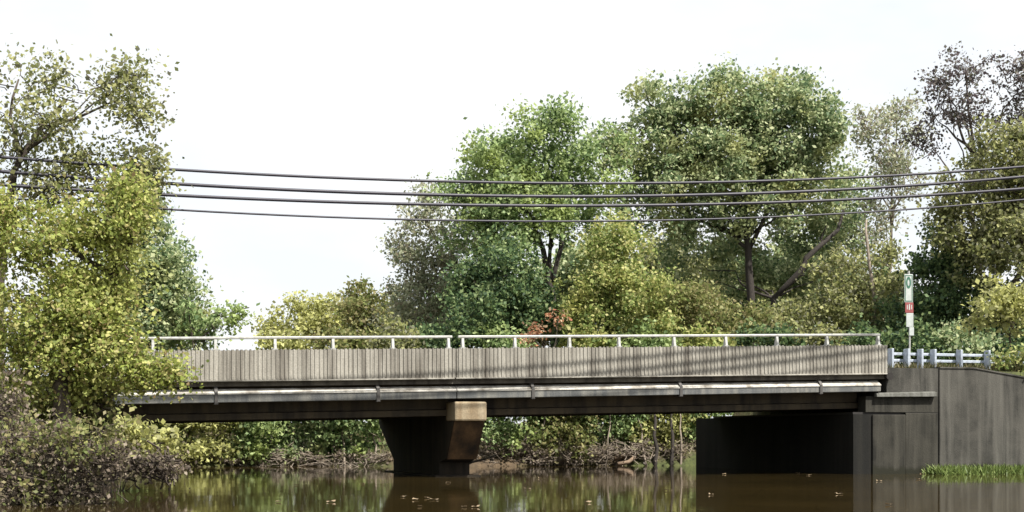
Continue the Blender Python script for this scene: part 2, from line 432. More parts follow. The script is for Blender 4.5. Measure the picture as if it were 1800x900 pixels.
# handrail
railing = empty('handrail'); railing.parent = bridge
for a, b in ((Ub(120), Ub(797)), (Ub(807), Ub(1551))):
    MB().prism([(0.088, plus(rail_top, -0.085)), (0.152, plus(rail_top, -0.085)), (0.152, plus(rail_top, -0.015)), (0.088, plus(rail_top, -0.015))], a, b).build('top_rail', M['rail'], railing, bevel=0.018)
for x in (165, 270, 380, 485, 587, 692, 790, 815, 907, 1003, 1090, 1187, 1278, 1368, 1456, 1546):
    u = Ub(x, 0.05)
    p = MB()
    p.prism([(0.03, plus(par_top, 0.0)), (0.21, plus(par_top, 0.0)), (0.155, plus(rail_top, -0.086)), (0.085, plus(rail_top, -0.086))], u - 0.045, u + 0.02)
    p.box(u - 0.085, u + 0.055, 0.025, 0.225, plus(par_top, -0.021), plus(par_top, 0.018))
    p.build('post', M['rail'], railing)
# rear handrail
rear = empty('handrail'); rear.parent = bridge
MB().prism([(9.79, plus(rail_top, -0.085)), (9.86, plus(rail_top, -0.085)), (9.86, rail_top), (9.79, rail_top)], UL - 0.5, UE - 0.1).build('top_rail', M['rail'], rear)
for i in range(14):
    u = UL + 0.3 + i * (UE - UL - 0.8) / 13
    MB().prism([(9.73, plus(par_top, -0.02)), (9.91, plus(par_top, -0.02)), (9.86, plus(rail_top, -0.086)), (9.79, plus(rail_top, -0.086))], u - 0.035, u + 0.03).build('post', M['rail'], rear)
# pier: hammerhead wall with a raised bearing block at the front
pier = empty('pier'); pier.parent = bridge
PW = Ub(855) - UP
cap_t, cap_b = Zb(828, 706), Zb(828, 740)
tip_z = Zb(795, 806, 0.9)
stem = MB()
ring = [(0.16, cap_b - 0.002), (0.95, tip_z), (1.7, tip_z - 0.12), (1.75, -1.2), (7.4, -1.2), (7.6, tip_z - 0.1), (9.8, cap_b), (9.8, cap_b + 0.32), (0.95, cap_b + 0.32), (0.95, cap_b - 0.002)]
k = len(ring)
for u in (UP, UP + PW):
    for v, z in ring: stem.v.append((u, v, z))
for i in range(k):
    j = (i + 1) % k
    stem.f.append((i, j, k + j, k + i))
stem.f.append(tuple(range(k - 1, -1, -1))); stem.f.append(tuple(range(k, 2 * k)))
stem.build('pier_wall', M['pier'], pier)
MB().box(UP - 0.012, UP + PW + 0.012, -0.02, 0.948, cap_b, cap_t).build('bearing_block', M['cap'], pier, bevel=0.05)
MB().prism([(0.10, flat(cap_b - 0.005)), (0.158, flat(cap_b - 0.006)), (0.935, flat(tip_z)), (0.90, flat(tip_z - 0.02))], UP + 0.02, UP + PW - 0.02).build('rust_stain_face', M['rust'], pier)
MB().box(UP - 0.25, UP + PW + 0.2, 1.2, 7.8, -1.2, 0.035).build('footing', M['pier'], pier, bevel=0.03)
for v in (2.9, 5.0, 7.1, 9.2):
    MB().box(UP + 0.1, UP + PW - 0.1, v + 0.02, v + 0.34, cap_b + 0.321, lambda u: gird_bot(u) - 0.002).build('bearing', M['hanger'], pier)
# right abutment
abut = empty('abutment'); abut.parent = bridge
seat = Zb(1500, 728, 0.15)
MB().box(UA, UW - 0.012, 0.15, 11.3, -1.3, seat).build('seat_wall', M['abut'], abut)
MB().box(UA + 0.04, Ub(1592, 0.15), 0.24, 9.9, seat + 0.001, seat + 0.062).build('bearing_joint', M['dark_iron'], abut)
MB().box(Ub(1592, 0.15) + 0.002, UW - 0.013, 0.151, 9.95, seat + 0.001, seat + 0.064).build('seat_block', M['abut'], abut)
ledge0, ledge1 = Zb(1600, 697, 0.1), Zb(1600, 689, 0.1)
MB().box(Ub(1522, 0.15), UW - 0.012, 0.155, 0.6, seat + 0.066, ledge0 - 0.001).build('cheek_wall', M['lit_facing'], abut)
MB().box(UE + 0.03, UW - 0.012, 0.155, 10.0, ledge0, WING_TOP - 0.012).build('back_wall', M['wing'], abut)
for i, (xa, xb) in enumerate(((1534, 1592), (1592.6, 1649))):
    MB().box(Ub(xa, 0.1), Ub(xb, 0.1), 0.095 + 0.012 * i, 0.149, -1.2, seat - 0.012 + 0.05 * i).build('added_lit_slab', M['lit_facing'], abut, bevel=0.012)  # added slabs that keep the lit front lighter than the shade-dark wall
lg = MB()
lu0, lu1 = Ub(1540, 0.05), Ub(1646, 0.05)
lg.prism([(0.0, lambda u: ledge0 + 0.012 * (u - lu1)), (0.154, lambda u: ledge0 + 0.012 * (u - lu1)), (0.154, lambda u: ledge1 + 0.03 + 0.03 * (u - lu1)), (0.02, lambda u: ledge1 + 0.03 * (u - lu1))], lu0, lu1)
lg.build('ledge', M['ledge'], abut, bevel=0.015)
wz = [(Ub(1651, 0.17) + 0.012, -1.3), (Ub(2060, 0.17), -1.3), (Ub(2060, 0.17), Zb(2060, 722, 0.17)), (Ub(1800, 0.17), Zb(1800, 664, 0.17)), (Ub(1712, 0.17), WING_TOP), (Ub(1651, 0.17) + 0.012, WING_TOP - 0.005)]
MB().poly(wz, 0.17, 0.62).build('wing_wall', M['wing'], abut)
cp = [(u, z + 0.002) for u, z in wz[2:]]
MB().poly(cp + [(u, z + 0.04) for u, z in cp[::-1]], 0.14, 0.66).build('wall_coping', M['wing'], abut)
MB().tube([(UE + 0.02, -0.05, par_bot(UE) - 0.06), (UE + 0.02, 0.6, par_bot(UE) - 0.02)], 0.115, 14).build('drain_pipe', M['dark_iron'], bridge)
# left abutment (mostly behind the bushes)
la = empty('abutment'); la.parent = bridge
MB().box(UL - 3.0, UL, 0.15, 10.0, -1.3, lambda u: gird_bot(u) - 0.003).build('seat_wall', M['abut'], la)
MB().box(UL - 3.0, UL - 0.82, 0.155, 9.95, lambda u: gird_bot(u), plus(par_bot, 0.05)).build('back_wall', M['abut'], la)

# ------------------------------------------------------------------ utility duct under the near parapet
duct = empty('utility_duct', (0, D0, 0), TH, 'pale grey metal duct hung on dark brackets under the ribbed parapet', 'duct')
hang = [100, 380, 665, 937, 1197, 1443]
cuts = [Ub(60), Ub(380), Ub(665), Ub(803), Ub(937), Ub(1197), Ub(1443), Ub(1549)]
for i in range(len(cuts) - 1):
    a, b = cuts[i] + 0.012, cuts[i + 1] - 0.012
    j = random.uniform(-0.006, 0.006)
    sc_ = MB().prism([(0.0 + j, duct_bot), (0.30 + j, duct_bot), (0.30 + j, plus(duct_mid, -0.002)), (0.0 + j, plus(duct_mid, -0.002))], a, b).build('duct_section', M['duct_shaded'], duct, bevel=0.015)
    MB().prism([(-0.02 + j, plus(duct_mid, -0.02)), (-0.002 + j, plus(duct_mid, -0.02)), (-0.002 + j, duct_mid), (0.31 + j, duct_mid), (0.31 + j, duct_top), (0.22 + j, plus(duct_top, 0.0)), (-0.02 + j, plus(duct_mid, 0.012))], a, b).build('duct_sunlit_top', M['duct'], sc_)  # top wedge split off only to hold the painted sunlit tone
for x in hang:
    u = Ub(x)
    h = MB()
    h.prism([(-0.035, plus(duct_bot, -0.03)), (-0.004, plus(duct_bot, -0.03)), (-0.004, plus(duct_mid, 0.01)), (0.2, plus(duct_top, 0.01)), (0.2, plus(slab_bot, -0.003)), (0.10, plus(slab_bot, -0.003)), (-0.035, plus(duct_mid, 0.03))], u - 0.04, u + 0.04)
    h.box(u - 0.05, u + 0.05, -0.03, 0.36, plus(duct_bot, -0.045), plus(duct_bot, -0.012))
    h.box(u - 0.035, u + 0.035, 0.31, 0.35, plus(duct_bot, -0.012), plus(slab_bot, -0.003))
    h.build('bracket', M['hanger'], duct)

# ------------------------------------------------------------------ guard rail and sign on the right approach
gv = 0.95
guard = empty('guard_rail', b2w(Ub(1570, gv), gv, WING_TOP - 0.06), TH, 'white metal guard rail with two bars standing on top of the dark wing wall', 'guard rail')
g0 = Ub(1570, gv); gz = lambda u: 0.0
for x in (1570, 1598, 1622, 1645, 1691, 1740, 1800, 1870):
    u = Ub(x, gv) - g0
    ht = 0.68
    p = MB(); p.box(u - 0.04, u + 0.035, 0.0, 0.26, -0.25, ht); p.build('post', M['guard'], guard, bevel=0.012)
for zc in (0.33, 0.53):
    MB().prism([(0.262, flat(zc - 0.04)), (0.30, flat(zc - 0.045)), (0.30, flat(zc + 0.045)), (0.262, flat(zc + 0.04))], -0.08, Ub(1900, gv) - g0).build('bar', M['guard'], guard, bevel=0.01)

sv = 1.6
sb = b2w(Ub(1600, sv), sv, WING_TOP - 0.08)
sY = sb.y
sign = empty('road_sign', sb, R(6), 'narrow white roadside sign with green oval and red plate on a thin post', 'sign')
k = sY / F
def zs(y): return CH + (HZ - y) * k - sb.z
MB().tube([(0.0, 0.03, -0.3), (-0.01, 0.03, zs(560)), (-0.03, 0.03, zs(476))], 0.026, 8).build('post', M['galv'], sign)
def plate(x0, x1, y0, y1, name, m, d=0.0):
    a, b = (x0 - 1600) * k, (x1 - 1600) * k
    return MB().box(a, b, -0.02 - d, 0.0 - d, zs(y1), zs(y0)).build(name, m, sign, bevel=0.008)
top_plate = plate(1589, 1604.5, 482, 531.5, 'upper_plate', M['white'])
red_plate = plate(1590.5, 1605.5, 532, 550, 'red_plate', M['sred'])
low_plate = plate(1592.5, 1605.5, 550.5, 575, 'lower_plate', M['white'])
plate(1598, 1606.5, 575.5, 590, 'small_plate', M['white'])
ov = MB(); n = 28
cx_, cz_ = (1596.5 - 1600) * k, zs(497)
for rr in (1.0, 0.42):
    for i in range(n):
        a = 2 * math.pi * i / n
        ov.v.append((cx_ + 4.6 * k * rr * math.cos(a), -0.024, cz_ + 10.5 * k * (rr if rr == 1 else 0.55) * math.sin(a)))
for i in range(n):
    j = (i + 1) % n
    ov.f.append((i, j, n + j, n + i))
ov.build('green_oval', M['sgreen'], top_plate)
bd = MB()
for (a, b, c, d) in ((1590, 1591.3, 484, 530), (1602.3, 1603.6, 484, 530), (1591.3, 1602.3, 484, 485.3), (1591.3, 1602.3, 528.6, 530)):
    bd.box((a - 1600) * k, (b - 1600) * k, -0.024, -0.0215, zs(d), zs(c))
bd.build('green_border', M['sgreen'], top_plate)
mk = MB()
for (a, b, c, d) in ((1597, 1599, 534.5, 545), (1593.5, 1595, 536, 544), (1601.3, 1602.8, 536, 544)):
    mk.box((a - 1600) * k, (b - 1600) * k, -0.024, -0.0215, zs(d), zs(c))
mk.build('white_mark', M['white'], red_plate)

# ------------------------------------------------------------------ overhead wires and their poles
wires = [
    ('topmost of the four dark wires spanning the river above the bridge', [(70, 281), (290, 297), (700, 318), (1050, 322), (1600, 305), (1790, 295)], 0.035),
    ('second dark wire from the top of the four above the bridge', [(100, 309), (270, 320), (700, 342), (1000, 346), (1500, 330), (1795, 312)], 0.042),
    ('third dark wire from the top of the four above the bridge', [(150, 334), (290, 342), (700, 360), (1000, 362), (1500, 348), (1795, 333)], 0.040),
    ('lowest and thinnest of the four dark wires above the bridge', [(200, 361), (310, 369), (700, 387), (1000, 389), (1400, 378), (1795, 352)], 0.025)]
poles = []
def vwire(u): return -2.9 + 0.02 * u
ends = []
for lab, pts, rad in wires:
    U, Z = [], []
    for x, y in pts:
        u = Ub(x, -2.6)
        for _ in range(4): u = Ub(x, vwire(u))
        U.append(u); Z.append(Zb(x, y, vwire(u)))
    c = np.polyfit(U, Z, 2)
    P = [b2w(u, vwire(u), float(np.polyval(c, u))) for u in np.linspace(-26, 26, 60)]
    mid = (P[0] + P[-1]) / 2
    o = MB().tube([p - mid for p in P], rad, 6).build('utility_wire', M['wire'], None, True, loc=mid)
    tag(o, lab, 'wire', 'overhead wires')
    ends.append((P[0], P[-1]))
for q, lab in ((0, 'brown wooden utility pole carrying the wires beyond the left bank trees'), (1, 'brown wooden utility pole carrying the wires beyond the wing wall')):
    b = ends[0][q]; g = float(terrain(b.x, b.y))
    pr = empty('utility_pole', (b.x, b.y + 0.2, g), TH, lab, 'utility pole', 'utility poles')
    MB().tube([(0, 0, -0.6), (0, 0, b.z - g + 0.6)], [0.15, 0.11], 10).build('pole', M['pole'], pr, True)
    for e in ends:
        MB().box(-0.06, 0.06, -0.26, -0.10, e[q].z - g - 0.06, e[q].z - g + 0.06).build('clamp', M['hanger'], pr)

# ------------------------------------------------------------------ foliage
def leaf_mesh(name, cen, rad, n, size, m, up=0.5, droop=0.0, seed=0):
    """n leaves (each a small kite) scattered round clump centres"""
    r = np.random.default_rng(seed)
    cen = np.asarray(cen); K = len(cen)
    w = np.asarray(rad) ** 2; w = w / w.sum()
    k = r.choice(K, n, p=w)
    p = cen[k] + r.normal(0, 1, (n, 3)) * (np.asarray(rad)[k] * 0.5)[:, None] * np.array([1, 1, 0.8])
    nrm = r.normal(0, 1, (n, 3)); nrm[:, 2] += up; nrm[:, 1] -= 0.15
    nrm /= np.linalg.norm(nrm, axis=1)[:, None]
    t = r.normal(0, 1, (n, 3)); t[:, 2] -= droop
    t -= (t * nrm).sum(1)[:, None] * nrm; t /= np.linalg.norm(t, axis=1)[:, None] + 1e-9
    b = np.cross(nrm, t)
    L = size * r.uniform(0.45, 1.45, n)[:, None]; W = L * r.uniform(0.28, 0.42, n)[:, None]
    v = np.stack([p - t * L * 0.5, p + b * W - t * L * 0.05, p + t * L * 0.5 - nrm * L * 0.08, p - b * W - t * L * 0.05], 1).reshape(-1, 3)
    me = bpy.data.meshes.new(name)
    me.vertices.add(4 * n); me.vertices.foreach_set('co', v.astype(np.float32).ravel())
    me.loops.add(4 * n); me.loops.foreach_set('vertex_index', np.arange(4 * n, dtype=np.int32))
    me.polygons.add(n); me.polygons.foreach_set('loop_start', np.arange(0, 4 * n, 4, dtype=np.int32))
    me.update(calc_edges=True); me.materials.append(m)
    return me
SEED = [100]
TOTAL = [0]
def wob_line(a, b, n, amp, r):
    a, b = Vector(a), Vector(b)
    P = []
    for i in range(n + 1):
        t = i / n
        w = amp * math.sin(math.pi * t)
        P.append(a.lerp(b, t) + Vector((r.normal(0, w), r.normal(0, w), r.normal(0, w * 0.5))))
    return P
def plant(name, label, cat, Y, blobs, m, dens=420, leaf=0.2, base=None, tr=0.16, clump=0.55, depth=0.9, group=None,
          bark='bark', stems=None, nlimb=7, foliage='crown', twigs=0, trunk='trunk', up=0.5, droop=0.0, fill=0.05, zb=None, twr=1.0):
    SEED[0] += 1
    r = np.random.default_rng(SEED[0])
    bx = base if base is not None else blobs[0][0]
    X0 = (bx - CX) / F * Y
    g = float(terrain(X0, Y)) if zb is None else zb
    B = Vector((X0, Y, g))
    root = empty(name, B, 0, label, cat, group)
    cen, rad, N_, info = [], [], 0, []
    s = Y / F
    if group == 'trees behind the bridge': dens, grow, leaf = dens * 1.3, 1.12, leaf * 0.8
    else: grow = 1.0
    for bl in blobs:
        x, y, rx, ry = bl[:4]; q = bl[4] if len(bl) > 4 else 1.0
        c = at(x, y, Y) - B
        a, h = rx * s * grow, ry * s * grow; dp = depth * 0.5 * (a + h)
        c.y += r.normal(0, 0.25 * dp)
        A = math.pi * a * h
        K = max(7, int(A / (clump ** 2) * 1.15 * max(q, 0.5)))
        d = r.normal(0, 1, (K, 3)); d /= np.linalg.norm(d, axis=1)[:, None]
        rr = (fill ** 3 + (1 - fill ** 3) * r.random(K)) ** (1 / 3) * r.choice([0.85, 1.0, 1.12, 1.26], K, p=[0.3, 0.42, 0.2, 0.08])
        pc = np.array(c) + d * rr[:, None] * np.array([a, dp, h])
        cen.append(pc); rad.append(np.full(K, clump) * r.uniform(0.5, 1.45, K))
        N_ += int(dens * A * q); info.append((c, a, h, pc))
    cen = np.concatenate(cen); rad = np.concatenate(rad)
    lo = 0.12
    cen[:, 2] = np.maximum(cen[:, 2], lo)
    me = leaf_mesh(foliage, cen, rad, N_, leaf, m, up, droop, SEED[0])
    TOTAL[0] += N_
    fo = bpy.data.objects.new(foliage, me); COL.objects.link(fo); fo.parent = root
    hi = max(info, key=lambda t: t[0].z)
    if stems is None:
        tp = Vector(hi[0]) + Vector((0, 0, hi[2] * 0.35))
        ps = wob_line((0, 0, -0.25), tp, 8, tr * 0.9, r)
        n = len(ps)
        MB().tube(ps, [tr * (1 - 0.85 * (i / (n - 1)) ** 0.9) for i in range(n)], 8).build(trunk, M[bark], root, True)
        spine = ps
    else:
        spine = []
        for st in stems:
            ps = [at(x, y, Y) - B + Vector((0, dy, 0)) for x, y, rp_, dy in st]
            if not spine: ps[0].z = min(ps[0].z, -0.25)
            fine, rf = [], []
            for i in range(len(ps) - 1):
                for t in (0, 0.5):
                    fine.append(ps[i].lerp(ps[i + 1], t) + Vector((r.normal(0, 0.03), 0, 0)) * (t > 0)); rf.append((st[i][2] * (1 - t) + st[i + 1][2] * t) * s)
            fine.append(ps[-1]); rf.append(st[-1][2] * s)
            MB().tube(fine, rf, 8).build(trunk if not spine else 'limb', M[bark], root, True)
            spine += fine
    big = sorted(info, key=lambda t: -t[1] * t[2])
    for i in range(nlimb):
        c, a, h, pc = big[i % len(big)]
        tgt = Vector(pc[int(r.integers(len(pc)))]).lerp(c, 0.25)
        low = [p for p in spine if p.z < tgt.z - 0.15 * (tgt.z)] or [spine[0]]
        st = min(low, key=lambda p: (p - tgt).length)
        ps = wob_line(st, tgt, 5, 0.09 * (tgt - st).length * 0.6, r)
        r0 = tr * r.uniform(0.28, 0.45)
        MB().tube(ps, [r0, r0 * 0.8, r0 * 0.62, r0 * 0.45, r0 * 0.3, r0 * 0.14], 6).build('limb', M[bark], root, True)
    if twigs:
        t = MB()
        for i in range(twigs):
            c, a, h, pc = info[int(r.integers(len(info)))]
            e = Vector(pc[int(r.integers(len(pc)))]); st = Vector(c).lerp(e, 0.3) + Vector(r.normal(0, 0.2, 3)) - Vector((0, 0, 0.3 * h))
            t.tube(wob_line(st, e.lerp(st, -0.15), 3, 0.12, r), [0.022 * twr, 0.016 * twr, 0.011 * twr, 0.006 * twr], 4, False)
        tg = t.build('twigs', M[bark], root); tag(tg, kind='stuff')
    return root

BG = 'trees behind the bridge'
# left bank, in front of the bridge
plant('broadleaf_tree', 'tall airy tree on the left bank with sparse olive leaves against the sky', 'tree', 33.9,
      [(40, 160, 95, 62, 0.55), (140, 140, 90, 42, 0.5), (215, 160, 62, 52, 0.42), (245, 200, 36, 28, 0.4), (90, 225, 80, 40, 0.4), (20, 260, 50, 60, 0.7), (140, 275, 50, 22, 0.25), (235, 280, 50, 22, 0.4), (60, 320, 90, 32, 0.7), (160, 325, 100, 30, 0.7), (245, 320, 40, 30, 0.5)],
      M['l_olive'], 950, 0.11, base=0, tr=0.12, clump=0.5, twigs=140, twr=0.7, nlimb=9,
      stems=[[(-10, 760, 9, 0), (0, 500, 7.5, 0), (25, 300, 6, 0), (72, 226, 4.5, 0), (110, 170, 2.5, .3)], [(40, 280, 4, 0), (10, 200, 3, .3), (20, 130, 1.5, .5)], [(72, 226, 3.5, 0), (140, 200, 2.5, .2), (215, 165, 1.2, .2)]])
plant('broadleaf_tree', 'dense yellow green tree filling the left bank in front of the bridge end', 'tree', 28.5,
      [(30, 405, 120, 60), (165, 400, 80, 42), (225, 390, 40, 34, 0.7), (60, 480, 160, 100), (180, 445, 85, 75), (220, 430, 45, 55, 0.8), (120, 570, 150, 85), (170, 535, 50, 55), (50, 640, 120, 75), (130, 640, 52, 50), (150, 580, 70, 60), (165, 630, 18, 30, 0.5), (0, 360, 50, 30, 0.7), (210, 600, 26, 44, 0.4), (232, 650, 42, 16, 0.3), (290, 655, 26, 8, 0.14), (215, 335, 50, 22, 0.2)],
      M['l_yel'], 1550, 0.088, base=70, tr=0.24, clump=0.42, nlimb=12, twigs=40)
plant('shrub', 'brownish yellow shrub under the dense left tree beside the end of the duct', 'shrub', 29.5,
      [(120, 705, 80, 45), (60, 700, 90, 50), (175, 690, 30, 36, 0.8), (175, 735, 34, 30, 0.8)], M['l_autumn'], 700, 0.14, base=110, tr=0.07, clump=0.35, foliage='foliage', nlimb=8, twigs=60, trunk='stem')
plant('shrub', 'pale green shrub low on the left bank below the bridge end', 'shrub', 35.5,
      [(180, 775, 70, 30), (260, 770, 55, 26), (120, 785, 60, 25), (225, 755, 40, 22)], M['l_pale'], 650, 0.14, base=180, tr=0.05, clump=0.32, foliage='foliage', nlimb=6, twigs=30, trunk='stem')
plant('brush', 'tangled brown dry brush in the lower left corner at the water', 'shrub', 24.0,
      [(30, 770, 110, 55, 0.8), (110, 800, 90, 45, 0.7), (50, 850, 110, 45, 0.8), (150, 845, 60, 32, 0.6), (-20, 715, 70, 50), (60, 890, 130, 30, 0.8), (180, 800, 40, 30, 0.6)], M['l_brown'], 1100, 0.075, base=50, tr=0.035, clump=0.3, foliage='foliage', nlimb=14, twigs=420, trunk='stem', bark='bark', twr=0.5)
plant('brush', 'low brown brush trailing along the left waterline', 'shrub', 30.0,
      [(230, 812, 70, 24, 0.7), (170, 825, 60, 26, 0.7), (285, 822, 40, 16, 0.6)], M['l_brown'], 1200, 0.075, base=190, tr=0.03, clump=0.28, foliage='foliage', nlimb=10, twigs=150, trunk='stem')
plant('broadleaf_tree', 'darker green tree behind the left end of the handrail', 'tree', 58,
      [(300, 490, 40, 50), (320, 540, 40, 40, 0.8), (250, 580, 70, 40, 0.8), (280, 500, 42, 60), (265, 420, 40, 60), (255, 350, 36, 40, 0.6), (300, 560, 60, 40), (230, 520, 70, 90), (240, 370, 40, 50, 0.8)], M['l_mid'], 420, 0.2, base=270, tr=0.15, group=BG)
plant('shrub', 'green shrub with upright sprays against the sky at the handrail', 'shrub', 56.5,
      [(350, 580, 52, 26), (395, 565, 34, 22, 0.8), (420, 555, 16, 16, 0.5), (330, 545, 22, 20, 0.6)], M['l_green'], 420, 0.17, base=360, tr=0.06, clump=0.35, foliage='foliage', trunk='stem', twigs=30)
plant('weed', 'olive green weeds mixed through the brown brush in the lower left corner', 'weed', 23.6,
      [(60, 760, 110, 60, 0.5), (120, 800, 90, 50, 0.4), (60, 850, 100, 40, 0.35), (170, 770, 60, 40, 0.6)], M['l_autumn'], 750, 0.08, base=100, tr=0.02, clump=0.3, foliage='foliage', nlimb=8, twigs=60, trunk='stem', twr=0.5)
# behind the bridge, left to right
plant('shrub', 'pale yellow thicket low above the handrail at the sky gap', 'shrub', 76,
      [(545, 565, 52, 38), (590, 570, 50, 42), (505, 585, 32, 26, 0.7), (560, 535, 36, 22, 0.6)], M['l_pale'], 300, 0.23, base=560, tr=0.1, group=BG)
plant('broadleaf_tree', 'low yellow green tree right of the pale thicket', 'tree', 72,
      [(650, 560, 60, 45), (640, 525, 36, 26, 0.7), (690, 575, 50, 40)], M['l_autumn'], 300, 0.23, base=650, tr=0.12, group=BG)
plant('broadleaf_tree', 'slim grey green tree at the left edge of the high woods', 'tree', 66,
      [(745, 370, 46, 40, 0.5), (740, 440, 48, 50, 0.7), (715, 485, 32, 40, 0.7), (760, 510, 60, 55), (725, 555, 60, 50), (800, 420, 40, 60, 0.6)], M['l_grey'], 330, 0.2, base=815, tr=0.14, group=BG, twigs=70,
      stems=[[(815, 640, 6, 0), (806, 520, 5, 0), (800, 460, 4, 0), (775, 390, 2, 0)], [(803, 480, 3, 0), (770, 430, 2, .3), (745, 380, 1, .4)]], bark='bark_dark')
plant('broadleaf_tree', 'green round topped tree left of the tallest tree', 'tree', 62,
      [(880, 285, 66, 55), (960, 260, 55, 48, 0.9), (990, 225, 30, 28, 0.6), (1010, 300, 66, 55), (850, 340, 64, 50), (930, 350, 90, 60), (1010, 380, 60, 50, 0.8), (860, 400, 60, 50), (1060, 250, 40, 42, 0.55), (1058, 340, 34, 46, 0.6), (900, 440, 60, 40, 0.8), (800, 330, 32, 35, 0.5)],
      M['l_green'], 400, 0.21, base=975, tr=0.2, group=BG, bark='bark_dark', clump=0.6,
      stems=[[(978, 640, 8, 0), (970, 520, 7, 0), (955, 440, 5, 0), (920, 340, 2, 0)], [(968, 505, 5, 0), (985, 440, 4, 0), (1005, 330, 2, 0)], [(966, 490, 4, 0), (968, 420, 3, .3), (965, 290, 1.5, .3)], [(955, 500, 3.5, 0), (935, 485, 2.5, 0), (890, 430, 1.5, 0)]])
plant('broadleaf_tree', 'dark green dense tree low beneath the round topped tree', 'tree', 60,
      [(890, 490, 62, 58), (860, 545, 90, 55), (940, 560, 60, 45), (830, 500, 34, 36, 0.7), (770, 590, 60, 30)], M['l_dark'], 460, 0.2, base=880, tr=0.16, group=BG)
plant('sapling', 'bright yellow green young tree rising in front of the woods at mid bridge', 'tree', 58.6,
      [(1085, 410, 42, 36, 0.8), (1080, 460, 62, 50), (1095, 520, 86, 50), (1050, 560, 80, 40), (1120, 570, 70, 40), (1020, 520, 40, 40, 0.7)], M['l_bright'], 460, 0.18, base=1085, tr=0.1, group=BG, clump=0.45)
plant('shrub', 'small orange red shrub just above the handrail', 'shrub', 55.6,
      [(930, 594, 30, 13, 0.8), (943, 578, 14, 11, 0.5), (982, 565, 14, 18, 0.3)], M['l_orange'], 420, 0.14, base=945, tr=0.04, clump=0.28, foliage='foliage', trunk='stem')
plant('shrub', 'orange tinged olive shrub right of the bright young tree', 'shrub', 59.5,
      [(1190, 560, 60, 36), (1270, 560, 56, 32), (1230, 530, 60, 40, 0.8), (1320, 570, 40, 22, 0.7)], M['l_autumn'], 420, 0.18, base=1230, tr=0.06, foliage='foliage', trunk='stem', group=BG)
plant('broadleaf_tree', 'tallest broad green tree above the middle of the wires', 'tree', 66,
      [(1145, 180, 48, 40, 0.8), (1180, 240, 80, 60), (1260, 185, 72, 52), (1330, 190, 60, 48, 0.8), (1400, 180, 60, 42), (1390, 230, 90, 60), (1290, 260, 90, 60), (1200, 320, 100, 60), (1320, 340, 110, 65), (1430, 310, 76, 70), (1110, 270, 46, 40, 0.6), (1105, 345, 46, 44, 0.6), (1070, 255, 30, 30, 0.5), (1450, 210, 40, 50, 0.8), (1230, 390, 80, 40, 0.8)],
      M['l_mid'], 400, 0.22, base=1320, tr=0.24, group=BG, bark='bark_dark', nlimb=14, clump=0.62,
      stems=[[(1318, 640, 8, 0), (1320, 520, 7, 0), (1315, 430, 6, 0), (1290, 300, 4, 0), (1265, 190, 2, 0)], [(1316, 440, 4, 0), (1370, 330, 3, 0), (1400, 180, 1.5, 0)], [(1312, 420, 4, 0), (1230, 330, 3, 0), (1170, 230, 1.5, 0)]])
plant('broadleaf_tree', 'dull olive tree with a dark leaning trunk behind the bridge end', 'tree', 69,
      [(1420, 430, 80, 60, 0.8), (1460, 380, 60, 55, 0.6), (1380, 500, 80, 55, 0.8), (1300, 450, 70, 60, 0.7), (1220, 460, 70, 55, 0.7), (1450, 520, 70, 50, 0.7)], M['l_mid'], 330, 0.21, base=1330, tr=0.15, group=BG, bark='bark_dark', nlimb=10,
      stems=[[(1325, 620, 6, -2), (1340, 535, 5.5, -3), (1383, 490, 5, -3.5), (1390, 470, 4.5, -3.5), (1448, 420, 3.5, -3), (1470, 370, 2, -2)]])
plant('broadleaf_tree', 'green understory tree with a thin trunk above the last handrail posts', 'tree', 62,
      [(1490, 540, 70, 45), (1420, 565, 70, 32), (1540, 500, 50, 70, 0.8), (1480, 470, 50, 40, 0.6), (1350, 575, 50, 25)], M['l_olive'], 380, 0.2, base=1528, tr=0.07, group=BG, bark='bark_pale', clump=0.5,
      stems=[[(1530, 640, 3.4, -1), (1524, 520, 3, -1.2), (1514, 430, 2.5, -1), (1518, 390, 1.6, -0.5)]])
plant('broadleaf_tree', 'thin greyish tree with bare looking twigs beside the tallest tree', 'tree', 70,
      [(1530, 210, 36, 46, 0.4), (1580, 190, 34, 36, 0.45), (1560, 270, 60, 60, 0.5), (1545, 350, 60, 60, 0.7), (1595, 290, 40, 50, 0.2), (1510, 410, 50, 50, 0.8)], M['l_grey'], 215, 0.2, base=1545, tr=0.14, group=BG, twigs=160, nlimb=10, bark='bark_pale')
plant('broadleaf_tree', 'purple brown sparse tree rising behind the right trees', 'tree', 64,
      [(1690, 140, 62, 40, 0.5), (1770, 145, 50, 44, 0.6), (1650, 190, 46, 42, 0.45), (1720, 210, 70, 40, 0.5), (1620, 240, 34, 30, 0.35), (1790, 210, 40, 40, 0.5), (1830, 150, 60, 60, 0.5)], M['l_purple'], 215, 0.18, base=1740, tr=0.2, group=BG, twigs=180, nlimb=12, clump=0.5)
plant('broadleaf_tree', 'dense olive green tree at the right edge above the road sign', 'tree', 57,
      [(1735, 290, 58, 50), (1790, 260, 50, 40), (1760, 350, 80, 60), (1710, 400, 50, 56, 0.9), (1790, 420, 70, 70), (1720, 460, 60, 40), (1840, 340, 70, 100)], M['l_olive'], 460, 0.2, base=1770, tr=0.2, group=BG)
plant('broadleaf_tree', 'very dark green tree behind the road sign and guard rail', 'tree', 59,
      [(1640, 500, 42, 70), (1690, 520, 60, 70), (1750, 560, 80, 50), (1620, 570, 45, 40), (1665, 450, 32, 40, 0.6), (1810, 520, 60, 70), (1580, 560, 36, 40, 0.8)], M['l_dark'], 460, 0.2, base=1680, tr=0.15, group=BG)
